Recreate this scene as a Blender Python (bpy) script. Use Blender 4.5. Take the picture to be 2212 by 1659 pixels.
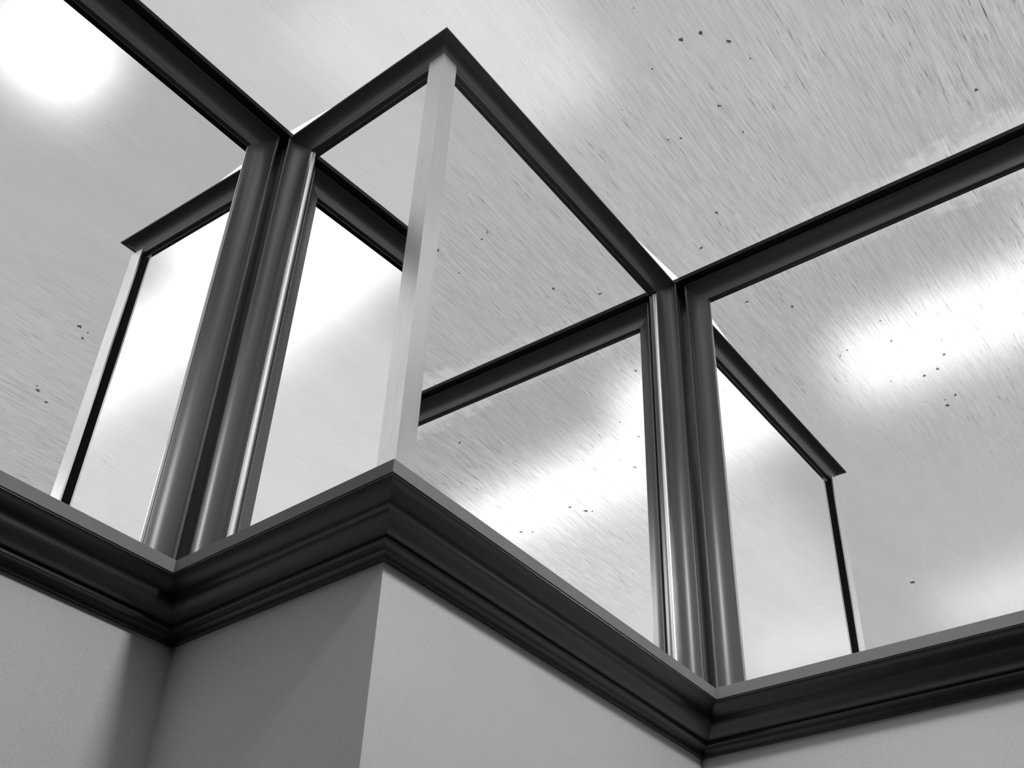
import bpy, bmesh, math
from mathutils import Matrix, Vector

# ------------------------------------------------------------------ clear
for o in list(bpy.data.objects):
    bpy.data.objects.remove(o, do_unlink=True)
scene = bpy.context.scene
C = scene.collection

# ------------------------------------------------------------------ measures (metres)
ZC = -0.0360                 # ceiling, in frame heights below the nominal top
Z0 = 3.40 - ZC               # world z = Z0 + local z  -> ceiling at 3.40 m, floor at 0
def wz(z): return Z0 + z

# ------------------------------------------------------------------ camera
cam_d = bpy.data.cameras.new('camera')
cam = bpy.data.objects.new('camera', cam_d)
C.objects.link(cam)
cr = (0.57663319, -0.81680151, 0.01815103)
cu = (-0.51846402, -0.34866671, 0.78078588)
cf = (0.63141843, 0.4596377, 0.62453499)
cam.matrix_world = Matrix(((cr[0], cu[0], -cf[0], -0.90959694),
                           (cr[1], cu[1], -cf[1], -0.90359656),
                           (cr[2], cu[2], -cf[2], wz(-1.80325217)),
                           (0, 0, 0, 1)))
cam_d.sensor_fit = 'HORIZONTAL'
cam_d.sensor_width = 36.0
cam_d.lens = 2491.011 * 36.0 / 2212.0
cam_d.shift_x = -71.97 / 2212.0
cam_d.shift_y = -23.94 / 2212.0
cam_d.clip_start = 0.02
scene.camera = cam

# ------------------------------------------------------------------ world, lights, exposure
scene.view_settings.view_transform = 'Standard'
scene.view_settings.look = 'None'
scene.view_settings.gamma = 1.0
scene.view_settings.use_curve_mapping = False
scene.view_settings.exposure = 0.22
scene.cycles.max_bounces = 8
scene.cycles.diffuse_bounces = 2
scene.cycles.glossy_bounces = 4

world = bpy.data.worlds.new('world')
scene.world = world
world.use_nodes = True
world.node_tree.nodes['Background'].inputs[0].default_value = (1, 1, 1, 1)
world.node_tree.nodes['Background'].inputs[1].default_value = 1.0

def area(name, loc, aim, sx, sy, watts):
    d = bpy.data.lights.new(name, 'AREA')
    d.shape = 'RECTANGLE'
    d.size = sx
    d.size_y = sy
    d.energy = watts
    o = bpy.data.objects.new(name, d)
    C.objects.link(o)
    o.location = loc
    v = Vector(aim) - Vector(loc)
    o.rotation_euler = v.to_track_quat('-Z', 'Y').to_euler()
    return o
# rooflights, added sun glow and fills as area lights, 2 m above the translucent panel ceiling
def overhead_light(name, x, y, sx, sy, radiance):
    return area(name, (x, y, 5.40), (x, y, 0), sx, sy, radiance * math.pi * sx * sy)
overhead_light('long_rooflight', -1.05, -0.95, 0.28, 2.4, 6.3)
overhead_light('small_sun_glow', -0.10, -0.82, 0.30, 0.30, 9.0)  # added, stands in for sun glow through the sheet
overhead_light('square_sun_glow', -0.80, -0.88, 0.24, 0.42, 7.5)  # second added patch of the same sun glow
overhead_light('far_rooflight', -2.80, -0.55, 0.35, 2.2, 2.3)
overhead_light('near_rooflight', 0.72, 0.70, 0.8, 0.8, 1.2)
overhead_light('wide_fill_light', -1.95, -1.75, 1.5, 1.9, 1.25)  # added broad fill, brightens the lower parts of the mirror reflections
overhead_light('end_fill_light', 0.0, 1.35, 2.4, 0.8, 0.5)  # added faint fill, brightens the ceiling and the narrow mirror
# added unseen spot under the ceiling, stands in for sun on the lower walls
sd = bpy.data.lights.new('wall_fill_spot', 'SPOT')
sd.energy = 46
sd.spot_size = math.radians(84)
sd.spot_blend = 0.7
sd.shadow_soft_size = 0.11
spot = bpy.data.objects.new('wall_fill_spot', sd)
C.objects.link(spot)
spot.location = (-0.13, -1.08, 3.36)
spot.rotation_euler = (Vector((0.25, 0.0, 1.95)) - Vector(spot.location)).to_track_quat('-Z', 'Y').to_euler()

# ------------------------------------------------------------------ materials
def new_mat(name):
    m = bpy.data.materials.new(name)
    m.use_nodes = True
    nt = m.node_tree
    return m, nt, nt.nodes['Principled BSDF']

def node(nt, kind, **kw):
    n = nt.nodes.new(kind)
    for k, v in kw.items():
        setattr(n, k, v)
    return n

def math_(nt, op, a, b=None, clamp=False):
    n = nt.nodes.new('ShaderNodeMath')
    n.operation = op
    n.use_clamp = clamp
    for i, v in enumerate((a, b)):
        if v is None:
            continue
        if isinstance(v, (int, float)):
            n.inputs[i].default_value = v
        else:
            nt.links.new(v, n.inputs[i])
    return n.outputs[0]

def smooth(nt, v, lo, hi, a=0.0, b=1.0):
    n = nt.nodes.new('ShaderNodeMapRange')
    n.interpolation_type = 'SMOOTHSTEP'
    nt.links.new(v, n.inputs[0])
    n.inputs[1].default_value = lo
    n.inputs[2].default_value = hi
    n.inputs[3].default_value = a
    n.inputs[4].default_value = b
    return n.outputs[0]

def coords(nt, scale, rot=0.0):
    tc = nt.nodes.new('ShaderNodeTexCoord')
    mp = nt.nodes.new('ShaderNodeMapping')
    mp.inputs['Scale'].default_value = scale
    mp.inputs['Rotation'].default_value = (0, 0, rot)
    nt.links.new(tc.outputs['Object'], mp.inputs[0])
    return mp.outputs[0]

def noise(nt, vec, scale, detail=2.0, rough=0.5, dist=0.0):
    n = nt.nodes.new('ShaderNodeTexNoise')
    n.inputs['Scale'].default_value = scale
    n.inputs['Detail'].default_value = detail
    n.inputs['Roughness'].default_value = rough
    n.inputs['Distortion'].default_value = dist
    nt.links.new(vec, n.inputs['Vector'])
    return n.outputs['Fac']

def grey_to(nt, val, sock):
    c = nt.nodes.new('ShaderNodeCombineColor')
    for i in range(3):
        nt.links.new(val, c.inputs[i])
    nt.links.new(c.outputs[0], sock)

def bump(nt, bsdf, h, strength, dist):
    b = nt.nodes.new('ShaderNodeBump')
    b.inputs['Strength'].default_value = strength
    b.inputs['Distance'].default_value = dist
    nt.links.new(h, b.inputs['Height'])
    nt.links.new(b.outputs[0], bsdf.inputs['Normal'])

def paint(name, v, rough, spec=0.5, mottling=0.08, scale=30.0, grain=0.06):
    m, nt, b = new_mat(name)
    big = noise(nt, coords(nt, (1, 1, 1)), scale, 3.0)
    fine = noise(nt, coords(nt, (1, 1, 1)), 900.0, 2.0)
    f = math_(nt, 'MULTIPLY', math_(nt, 'SUBTRACT', big, 0.5), 2 * mottling)
    g = math_(nt, 'MULTIPLY', math_(nt, 'SUBTRACT', fine, 0.5), 2 * grain)
    tot = math_(nt, 'ADD', math_(nt, 'ADD', f, g), 1.0)
    grey_to(nt, math_(nt, 'MULTIPLY', tot, v), b.inputs['Base Color'])
    b.inputs['Roughness'].default_value = rough
    b.inputs['Specular IOR Level'].default_value = spec
    return m

M_WALL = paint('wall_paint', 0.85, 0.7, 0.3, 0.05, 9.0, 0.35)
M_TRIM = paint('dark_trim_paint', 0.10, 0.36, 0.9, 0.10, 14.0, 0.10)
M_CROWN = paint('shaded_crown_paint', 0.03, 0.34, 0.75, 0.10, 14.0, 0.10)  # darker copy of the trim paint, shade under the ledge put into the colour
M_CAP = paint('grey_ledge_paint', 0.27, 0.55, 0.4, 0.12, 40.0, 0.12)
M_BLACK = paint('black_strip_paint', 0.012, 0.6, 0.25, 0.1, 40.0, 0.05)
M_FILL = paint('grey_filler_paint', 0.10, 0.5, 0.4, 0.1, 40.0, 0.05)
M_WHITE = paint('white_sealant', 0.88, 0.35, 0.5, 0.03, 40.0, 0.03)
M_FLOOR = paint('floor_boards', 0.05, 0.5, 0.4, 0.1, 3.0, 0.05)
M_ROOM = paint('room_paint', 0.10, 0.7, 0.3, 0.05, 3.0, 0.05)
M_BACK = paint('backing_board', 0.10, 0.8, 0.2, 0.05, 10.0, 0.05)

def mirror_mat():
    m, nt, b = new_mat('mirror_silver')
    b.inputs['Base Color'].default_value = (0.93, 0.93, 0.93, 1)
    b.inputs['Metallic'].default_value = 1.0
    n = noise(nt, coords(nt, (1, 1, 1)), 5.0, 2.0)
    r = smooth(nt, n, 0.3, 0.8, 0.0, 0.008)
    nt.links.new(r, b.inputs['Roughness'])
    return m
M_MIRROR = mirror_mat()

def alu_mat():
    m, nt, b = new_mat('brushed_corner_strip')
    streak = noise(nt, coords(nt, (420, 420, 6)), 1.0, 2.0)
    blot = noise(nt, coords(nt, (1, 1, 0.4)), 30.0, 3.0)
    v = math_(nt, 'ADD', smooth(nt, streak, 0.2, 0.8, 0.86, 0.93), smooth(nt, blot, 0.3, 0.8, 0.0, -0.06))
    grey_to(nt, v, b.inputs['Base Color'])
    b.inputs['Roughness'].default_value = 0.27
    b.inputs['Metallic'].default_value = 0.85
    bump(nt, b, streak, 0.05, 0.002)
    return m
M_ALU = alu_mat()

SPECKS = [(0.2287, -0.3594, .0055), (0.2376, -0.3956, .0050), (0.2819, -0.4273, .0055), (0.2556, -0.2838, .0030),
          (0.3039, -0.1875, .0022), (0.4252, -0.2437, .0045), (0.4160, -0.2230, .0035), (0.4807, -0.3519, .0030), (0.6400, -0.2070, .0048),
          (0.1244, -0.3240, .0022), (0.3369, -0.4431, .0022), (0.6362, -0.7547, .0050), (0.7135, -0.1305, .0045),
          (0.0829, -0.3620, .0060), (0.1088, -0.3647, .0035), (-0.7442, 0.0611, .0100), (0.3989, -0.3446, .0045),
          (0.1671, -0.6624, .0070), (0.1562, -0.6457, .0030), (0.1538, -0.8595, .0040), (0.1718, -0.8871, .0050),
          (0.1127, -0.3937, .0050), (0.2082, -0.6907, .0060)]

def ceiling_mat():
    m, nt, b = new_mat('translucent_ceiling_panel')
    rot = math.radians(3.0)
    fine = noise(nt, coords(nt, (20, 560, 1), rot), 1.0, 2.0, 0.6)
    mid = noise(nt, coords(nt, (6.5, 150, 1), rot), 1.0, 3.0, 0.6)
    dash = noise(nt, coords(nt, (17, 420, 1), rot), 1.0, 3.0, 0.55)
    patch = noise(nt, coords(nt, (1, 1, 1)), 3.2, 3.0, 0.55)
    cloud = noise(nt, coords(nt, (2.5, 6, 1), rot), 1.6, 4.0, 0.55)
    speck = noise(nt, coords(nt, (1, 1, 1)), 1100.0, 1.0)
    # grain wears through more on the side away from the long mirror
    tc = nt.nodes.new('ShaderNodeTexCoord')
    sep = nt.nodes.new('ShaderNodeSeparateXYZ')
    nt.links.new(tc.outputs['Object'], sep.inputs[0])
    X, Y = sep.outputs[0], sep.outputs[1]
    wear = smooth(nt, math_(nt, 'SUBTRACT', X, Y), -0.1, 0.9, 0.18, 1.0)
    wear = math_(nt, 'MULTIPLY', wear, smooth(nt, patch, 0.25, 0.7, 0.6, 1.15))
    s1 = math_(nt, 'MULTIPLY', math_(nt, 'SUBTRACT', fine, 0.5), 0.85)
    s2 = math_(nt, 'MULTIPLY', math_(nt, 'SUBTRACT', mid, 0.5), 0.42)
    grain = math_(nt, 'MULTIPLY', math_(nt, 'ADD', s1, s2), wear)
    dmask = math_(nt, 'MULTIPLY', smooth(nt, dash, 0.61, 0.74), smooth(nt, cloud, 0.38, 0.55))
    dashes = math_(nt, 'MULTIPLY', math_(nt, 'MULTIPLY', dmask, wear), -0.8)
    cl = math_(nt, 'MULTIPLY', math_(nt, 'SUBTRACT', cloud, 0.5), 0.16)
    sp = math_(nt, 'MULTIPLY', math_(nt, 'SUBTRACT', speck, 0.5), 0.40)
    v = math_(nt, 'ADD', math_(nt, 'ADD', math_(nt, 'ADD', grain, dashes), math_(nt, 'ADD', cl, sp)), 1.0)
    v = math_(nt, 'MULTIPLY', v, 0.39)
    # paler overpainted border with a ragged edge beside the wall of the right-hand mirror, with a bright glow painted in towards its right end
    edge_n = noise(nt, coords(nt, (1, 1, 1)), 22.0, 2.0, 0.6)
    ex = math_(nt, 'ADD', X, math_(nt, 'MULTIPLY', math_(nt, 'SUBTRACT', edge_n, 0.5), 0.10))
    ey = math_(nt, 'MULTIPLY', Y, -0.03)
    border = smooth(nt, math_(nt, 'ADD', ex, ey), 0.735, 0.768)
    v = math_(nt, 'ADD', v, math_(nt, 'MULTIPLY', border, smooth(nt, Y, 0.0, -0.9, 0.02, 0.12)))
    # dead flies and flakes of dirt
    wob = nt.nodes.new('ShaderNodeTexNoise')
    wob.inputs['Scale'].default_value = 140.0
    nt.links.new(tc.outputs['Object'], wob.inputs['Vector'])
    wsub = node(nt, 'ShaderNodeVectorMath', operation='SUBTRACT')
    nt.links.new(wob.outputs['Color'], wsub.inputs[0])
    wsub.inputs[1].default_value = (0.5, 0.5, 0.5)
    wsc = node(nt, 'ShaderNodeVectorMath', operation='MULTIPLY')
    nt.links.new(wsub.outputs[0], wsc.inputs[0])
    wsc.inputs[1].default_value = (0.012, 0.012, 0.0)
    pos = node(nt, 'ShaderNodeVectorMath', operation='ADD')
    nt.links.new(tc.outputs['Object'], pos.inputs[0])
    nt.links.new(wsc.outputs[0], pos.inputs[1])
    dark = None
    for (sx, sy, rad) in SPECKS:
        d = node(nt, 'ShaderNodeVectorMath', operation='DISTANCE')
        nt.links.new(pos.outputs[0], d.inputs[0])
        d.inputs[1].default_value = (sx, sy, wz(ZC))
        k = smooth(nt, d.outputs['Value'], rad * 0.55, rad * 0.95, 1.0, 0.0)
        dark = k if dark is None else math_(nt, 'MAXIMUM', dark, k)
    v = math_(nt, 'MULTIPLY', v, math_(nt, 'SUBTRACT', 1.0, math_(nt, 'MULTIPLY', dark, 0.85)))
    # sheet lets daylight through: part scattered evenly, part smeared forward
    col = nt.nodes.new('ShaderNodeCombineColor')
    for i in range(3):
        nt.links.new(v, col.inputs[i])
    nt.nodes.remove(b)
    tr = nt.nodes.new('ShaderNodeBsdfTranslucent')
    rf = nt.nodes.new('ShaderNodeBsdfRefraction')
    rf.inputs['IOR'].default_value = 1.35
    rf.inputs['Roughness'].default_value = 0.37
    df = nt.nodes.new('ShaderNodeBsdfDiffuse')
    for n in (tr, rf, df):
        nt.links.new(col.outputs[0], n.inputs['Color'])
    m1 = nt.nodes.new('ShaderNodeMixShader')
    m1.inputs[0].default_value = 0.5
    nt.links.new(tr.outputs[0], m1.inputs[1])
    nt.links.new(rf.outputs[0], m1.inputs[2])
    m2 = nt.nodes.new('ShaderNodeMixShader')
    m2.inputs[0].default_value = 0.88
    nt.links.new(df.outputs[0], m2.inputs[1])
    nt.links.new(m1.outputs[0], m2.inputs[2])
    nt.links.new(m2.outputs[0], nt.nodes['Material Output'].inputs['Surface'])
    return m
M_CEIL = ceiling_mat()

# ------------------------------------------------------------------ plan of the zigzag wall
LB, LC = 0.42630, 0.81747
WALLS = {   # start corner, direction (seen from the room, left to right), normal into the room
    'A': (Vector((0.02197, 0.42573)), Vector((0.99973, -0.02307)), Vector((-0.02307, -0.99973))),
    'B': (Vector((0.02197, 0.42573)), Vector((-0.05154, -0.99867)), Vector((-0.99867, 0.05154))),
    'C': (Vector((0.0, 0.0)), Vector((1.0, 0.0)), Vector((0.0, -1.0))),
    'D': (Vector((0.81747, 0.0)), Vector((-0.00432, -0.99999)), Vector((-0.99999, 0.00432))),
}
A_LEN, D_LEN = 1.95, 1.90

def on(w, along, off, z):
    p, d, n = WALLS[w]
    q = p + d * along + n * off
    return Vector((q.x, q.y, wz(z)))

def corner(a, b, oa, ob, z):
    p1, _, n1 = WALLS[a]
    p2, _, n2 = WALLS[b]
    c1, c2 = n1.dot(p1) + oa, n2.dot(p2) + ob
    det = n1.x * n2.y - n1.y * n2.x
    return Vector(((c1 * n2.y - n1.y * c2) / det, (n1.x * c2 - c1 * n2.x) / det, wz(z)))

# ends of a run of trim on each wall for a profile point (s, off)
def run(w, off, z):
    """where a straight run at this offset begins and ends on wall w, cornered with its neighbours"""
    if w == 'A':
        return on('A', -A_LEN, off, z), corner('A', 'B', off, off, z)
    if w == 'B':
        return corner('A', 'B', off, off, z), corner('B', 'C', off, off, z)
    if w == 'C':
        return corner('B', 'C', off, off, z), corner('C', 'D', off, off, z)
    return corner('C', 'D', off, off, z), on('D', D_LEN, off, z)

# ------------------------------------------------------------------ mesh helpers
def sweep(name, mat, starts, ends, parent=None, smooth_deg=35):
    """closed profile swept from its start ring to its end ring"""
    n = len(starts)
    vs = [tuple(v) for v in starts] + [tuple(v) for v in ends]
    fs = [(i, (i + 1) % n, n + (i + 1) % n, n + i) for i in range(n)]
    fs += [tuple(reversed(range(n))), tuple(range(n, 2 * n))]
    me = bpy.data.meshes.new(name)
    me.from_pydata(vs, [], fs)
    bm = bmesh.new()
    bm.from_mesh(me)
    bmesh.ops.recalc_face_normals(bm, faces=bm.faces)
    bm.to_mesh(me)
    bm.free()
    me.polygons.foreach_set('use_smooth', [True] * len(me.polygons))
    me.set_sharp_from_angle(angle=math.radians(smooth_deg))
    me.materials.append(mat)
    o = bpy.data.objects.new(name, me)
    C.objects.link(o)
    o.parent = parent
    return o

def prism(name, mat, ring, z0, z1, parent=None):
    return sweep(name, mat, [Vector((v[0], v[1], wz(z0))) for v in ring], [Vector((v[0], v[1], wz(z1))) for v in ring], parent)

def slab(name, mat, lo, hi, kind='structure'):
    x0, y0, z0 = lo
    x1, y1, z1 = hi
    ring = [(x0, y0), (x1, y0), (x1, y1), (x0, y1)]
    o = sweep(name, mat, [Vector((x, y, z0)) for x, y in ring], [Vector((x, y, z1)) for x, y in ring])
    o['kind'] = kind
    return o

def empty(name, loc=(0, 0, 0)):
    o = bpy.data.objects.new(name, None)
    o.empty_display_size = 0.1
    C.objects.link(o)
    return o

def tag(o, label, cat, group=None):
    o['label'] = label
    o['category'] = cat
    if group:
        o['group'] = group

# ------------------------------------------------------------------ the room shell
XL, YB, XR, YT = -1.97, -1.97, 1.20, 0.75
# the sheet stops at the trim; by the two inner corners it leaves a thin wedge of open sky
PB = 0.0339
outline = [on('D', D_LEN, -0.05, ZC), on('D', -0.0, -0.05, ZC), on('D', 0.03, 0.0, ZC),
           on('C', LC - 0.046, PB + 0.0085, ZC), on('C', LC - 0.24, PB - 0.008, ZC), on('C', 0.3, 0.012, ZC), corner('B', 'C', 0.012, 0.012, ZC),
           on('B', 0.30, 0.012, ZC), on('B', 0.15, PB - 0.004, ZC), on('B', 0.049, PB + 0.0045, ZC),
           on('A', -0.03, 0.0, ZC), on('A', 0.0, -0.05, ZC), on('A', -A_LEN, -0.05, ZC), Vector((XL, YB, 3.40)), Vector((on('D', D_LEN, -0.05, ZC).x, YB, 3.40))]
cm = bpy.data.meshes.new('ceiling')
cm.from_pydata([tuple(v) for v in outline], [], [tuple(range(len(outline)))])
if cm.polygons[0].normal.z > 0:
    cm.flip_normals()
cm.materials.append(M_CEIL)
ceil = bpy.data.objects.new('ceiling', cm)
C.objects.link(ceil)
ceil['kind'] = 'structure'
ceil['label'] = 'translucent pale fibre panel ceiling with fine straight streaks and dirt specks'
slab('floor', M_FLOOR, (XL - .1, YB - .1, -0.06), (XR, YT, 0.0))
slab('wall_far', M_ROOM, (XL - .1, YB, 0.0), (XL, YT, 3.40))
slab('wall_back', M_ROOM, (XL, YB - .1, 0.0), (XR, YB, 3.40))

P2 = -0.01535                # painted wall face, a little behind the mirror faces
TW = 0.10
BOTTOM = -Z0
def wall(name, w, label):
    r0, r1 = run(w, P2, 0), run(w, P2 - TW, 0)
    o = prism(name, M_WALL, [r0[0], r0[1], r1[1], r1[0]], BOTTOM, ZC)
    o['kind'] = 'structure'
    o['label'] = label
wall('wall_left', 'A', 'pale plaster wall below the ledge at far left')
wall('wall_centre_left', 'B', 'shaded grey plaster face of the projecting corner')
wall('wall_centre_right', 'C', 'pale plaster face of the projecting corner under the long ledge')
wall('wall_right', 'D', 'pale plaster wall below the ledge at far right')

# ------------------------------------------------------------------ ledge with crown moulding under it
Q, LH, HB = 0.06137, 0.0199, 0.0836
def crown_profile():
    """ogee under the ledge with a small square bead at its foot"""
    o0, z0, z1 = Q - 0.003, -1.0 - LH, -1.0660
    be = P2 + 0.0215
    pts = [(P2, z0), (o0 + 0.0015, z0), (o0 + 0.0015, z0 - 0.0025), (o0, z0 - 0.0025)]
    om, zm = o0 - 0.024, z0 - 0.0235
    for i in range(1, 11):          # hollow upper half
        th = math.radians(9.0 * i)
        pts.append((o0 - 0.024 * math.sin(th), zm + (z0 - 0.0025 - zm) * math.cos(th)))
    for i in range(1, 11):          # rounded lower half
        th = math.radians(8.4 * i)
        pts.append((be + (om - be) * math.cos(th), zm + (z1 - zm) * math.sin(th)))
    pts += [(be + 0.0032, z1 - 0.0004), (be + 0.0042, z1 - 0.0018), (be + 0.0042, z1 - 0.0060), (be + 0.0030, z1 - 0.0076),
            (P2 + 0.012, z1 - 0.0085), (P2 + 0.009, z1 - 0.013), (P2 + 0.0085, -1.0836), (P2, -1.0836)]
    return pts
CROWN = crown_profile()
CAP = [(P2, -1.0 - LH), (Q, -1.0 - LH), (Q, -1.0012), (Q - 0.0012, -1.0), (P2, -1.0)]
for i, (w, txt) in enumerate((('A', 'left wall'), ('B', 'short face of the projecting corner'), ('C', 'long face of the projecting corner'), ('D', 'right wall'))):
    e = empty('trim_%d' % (i + 1))
    e['kind'] = 'structure'
    e['label'] = 'dark crown moulding with grey ledge along the ' + txt
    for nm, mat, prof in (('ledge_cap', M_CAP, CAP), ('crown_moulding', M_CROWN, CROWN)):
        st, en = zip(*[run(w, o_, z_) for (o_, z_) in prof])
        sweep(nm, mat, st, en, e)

# ------------------------------------------------------------------ mirrors with their mouldings
G, T, P, E_, R_ = 0.0462, 0.0877, 0.0339, 0.0050, 0.0509
def frame_profile():
    """(s, off): s runs from the outer edge towards the glass, off stands out from the glass"""
    pts = [(G, 0.0), (G, P - 0.0015), (G + 0.0012, P), (G + 0.0040, P), (G + 0.0052, P - 0.0012)]
    a, b = (T - 0.0035) - (G + 0.0052), (P - 0.0012) - (E_ + 0.0012)
    for i in range(1, 13):
        th = math.radians(90.0 * i / 12)
        pts.append((T - 0.0035 - a * math.cos(th), P - 0.0012 - b * math.sin(th)))
    pts += [(T - 0.0008, E_ + 0.0006), (T, E_ - 0.0004), (T, 0.0)]
    return pts
FRAME = frame_profile()

def top_run(w, s, off):
    z = -s
    if w == 'A':
        return on('A', -A_LEN, off, z), on('A', -s, off, z)
    if w == 'B':
        return on('B', s, off, z), corner('B', 'C', off, off, z)
    if w == 'C':
        return corner('B', 'C', off, off, z), on('C', LC - s, off, z)
    return on('D', s, off, z), on('D', D_LEN, off, z)

SIDE = {'A': lambda s: -s, 'B': lambda s: s, 'C': lambda s: LC - s, 'D': lambda s: s}

MIRRORS = (('A', 'long wall mirror left of the first inner corner, hot white reflection at its upper edge'),
           ('B', 'narrow wall mirror between the first inner corner and the pale corner strip'),
           ('C', 'wide wall mirror between the pale corner strip and the second inner corner'),
           ('D', 'long wall mirror right of the second inner corner, bright band across it'))
for w, lab in MIRRORS:
    e = empty('wall_mirror')
    tag(e, lab, 'mirror', 'framed mirrors along the zigzag wall')
    f0, f1 = run(w, 0.0, 0), run(w, -0.006, 0)
    prism('mirror_glass', M_MIRROR, [f0[0], f0[1], f1[1], f1[0]], -1.0, ZC, e)
    g0, g1 = run(w, -0.006, 0), run(w, P2, 0)
    prism('backing_board', M_BACK, [g0[0], g0[1], g1[1], g1[0]], -1.0, ZC, e)
    st, en = zip(*[top_run(w, s, off) for s, off in FRAME])
    top = sweep('top_moulding', M_TRIM, st, en, e)
    st = [on(w, SIDE[w](s), off, -s) for s, off in FRAME]
    en = [on(w, SIDE[w](s), off, -1.0) for s, off in FRAME]
    side = sweep('side_moulding', M_TRIM, st, en, e)
    # thin bright metal bead between the upright moulding and the glass
    bead = [(T, 0.0), (T, E_ * 0.8), (T + 0.0012, E_ * 0.5), (T + 0.0020, 0.0)]
    if w == 'B':
        bead = [(T, 0.0), (T, E_ * 0.9), (T + 0.004, E_ * 0.7), (T + 0.006, 0.0)]
    sweep('edge_bead', M_ALU, [on(w, SIDE[w](s), off, -T - 0.004) for s, off in bead],
               [on(w, SIDE[w](s), off, -1.0) for s, off in bead], side)
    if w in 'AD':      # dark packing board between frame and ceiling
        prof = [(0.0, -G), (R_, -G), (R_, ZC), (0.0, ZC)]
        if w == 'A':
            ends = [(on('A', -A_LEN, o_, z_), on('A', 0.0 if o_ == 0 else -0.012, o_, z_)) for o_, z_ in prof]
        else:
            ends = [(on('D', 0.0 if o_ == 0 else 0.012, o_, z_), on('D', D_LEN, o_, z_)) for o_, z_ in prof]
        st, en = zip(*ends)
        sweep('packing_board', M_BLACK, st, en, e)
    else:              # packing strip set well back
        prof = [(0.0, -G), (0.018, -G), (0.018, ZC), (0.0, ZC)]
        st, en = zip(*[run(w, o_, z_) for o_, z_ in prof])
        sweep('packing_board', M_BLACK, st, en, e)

# ------------------------------------------------------------------ slim fillet posts in the two inner corners
for a, b, lab in (('A', 'B', 'slim dark corner fillet between the narrow mirror and the left mirror'),
                  ('C', 'D', 'slim dark corner fillet between the wide mirror and the right mirror')):
    k = 0.024
    ring = [corner(a, b, 0, 0, 0), corner(a, b, 0, k, 0), corner(a, b, k - .004, k, 0), corner(a, b, k, k - .004, 0), corner(a, b, k, 0, 0)]
    o = prism('corner_fillet', M_FILL, ring, -1.0, -G)
    tag(o, lab, 'trim', 'dark fillets in the inner corners')

# ------------------------------------------------------------------ pale metal angle on the projecting corner
S, W_, T2 = 0.01257, 0.03467, 0.0815
e = empty('corner_strip')
tag(e, 'pale brushed metal angle strip standing on the projecting corner between two mirrors', 'corner strip')
tk = 0.0035
ring = [on('B', LB + S - W_, S, 0), corner('B', 'C', S, S, 0), on('C', W_ - S, S, 0),
        on('C', W_ - S, S - tk, 0), corner('B', 'C', S - tk, S - tk, 0), on('B', LB + S - W_, S - tk, 0)]
prism('metal_angle', M_ALU, ring, -1.0, -T2, e)
kk = S - tk
ring = [on('B', LB + S - W_ + .001, kk, 0), corner('B', 'C', kk, kk, 0), on('C', W_ - S - .001, kk, 0),
        on('C', W_ - S - .001, 0, 0), corner('B', 'C', 0, 0, 0), on('B', LB + S - W_ + .001, 0, 0)]
bk = prism('backing_strip', M_BLACK, ring, -1.0, -T2 - 0.012, e)
bk['label'] = 'black strip behind the metal angle'
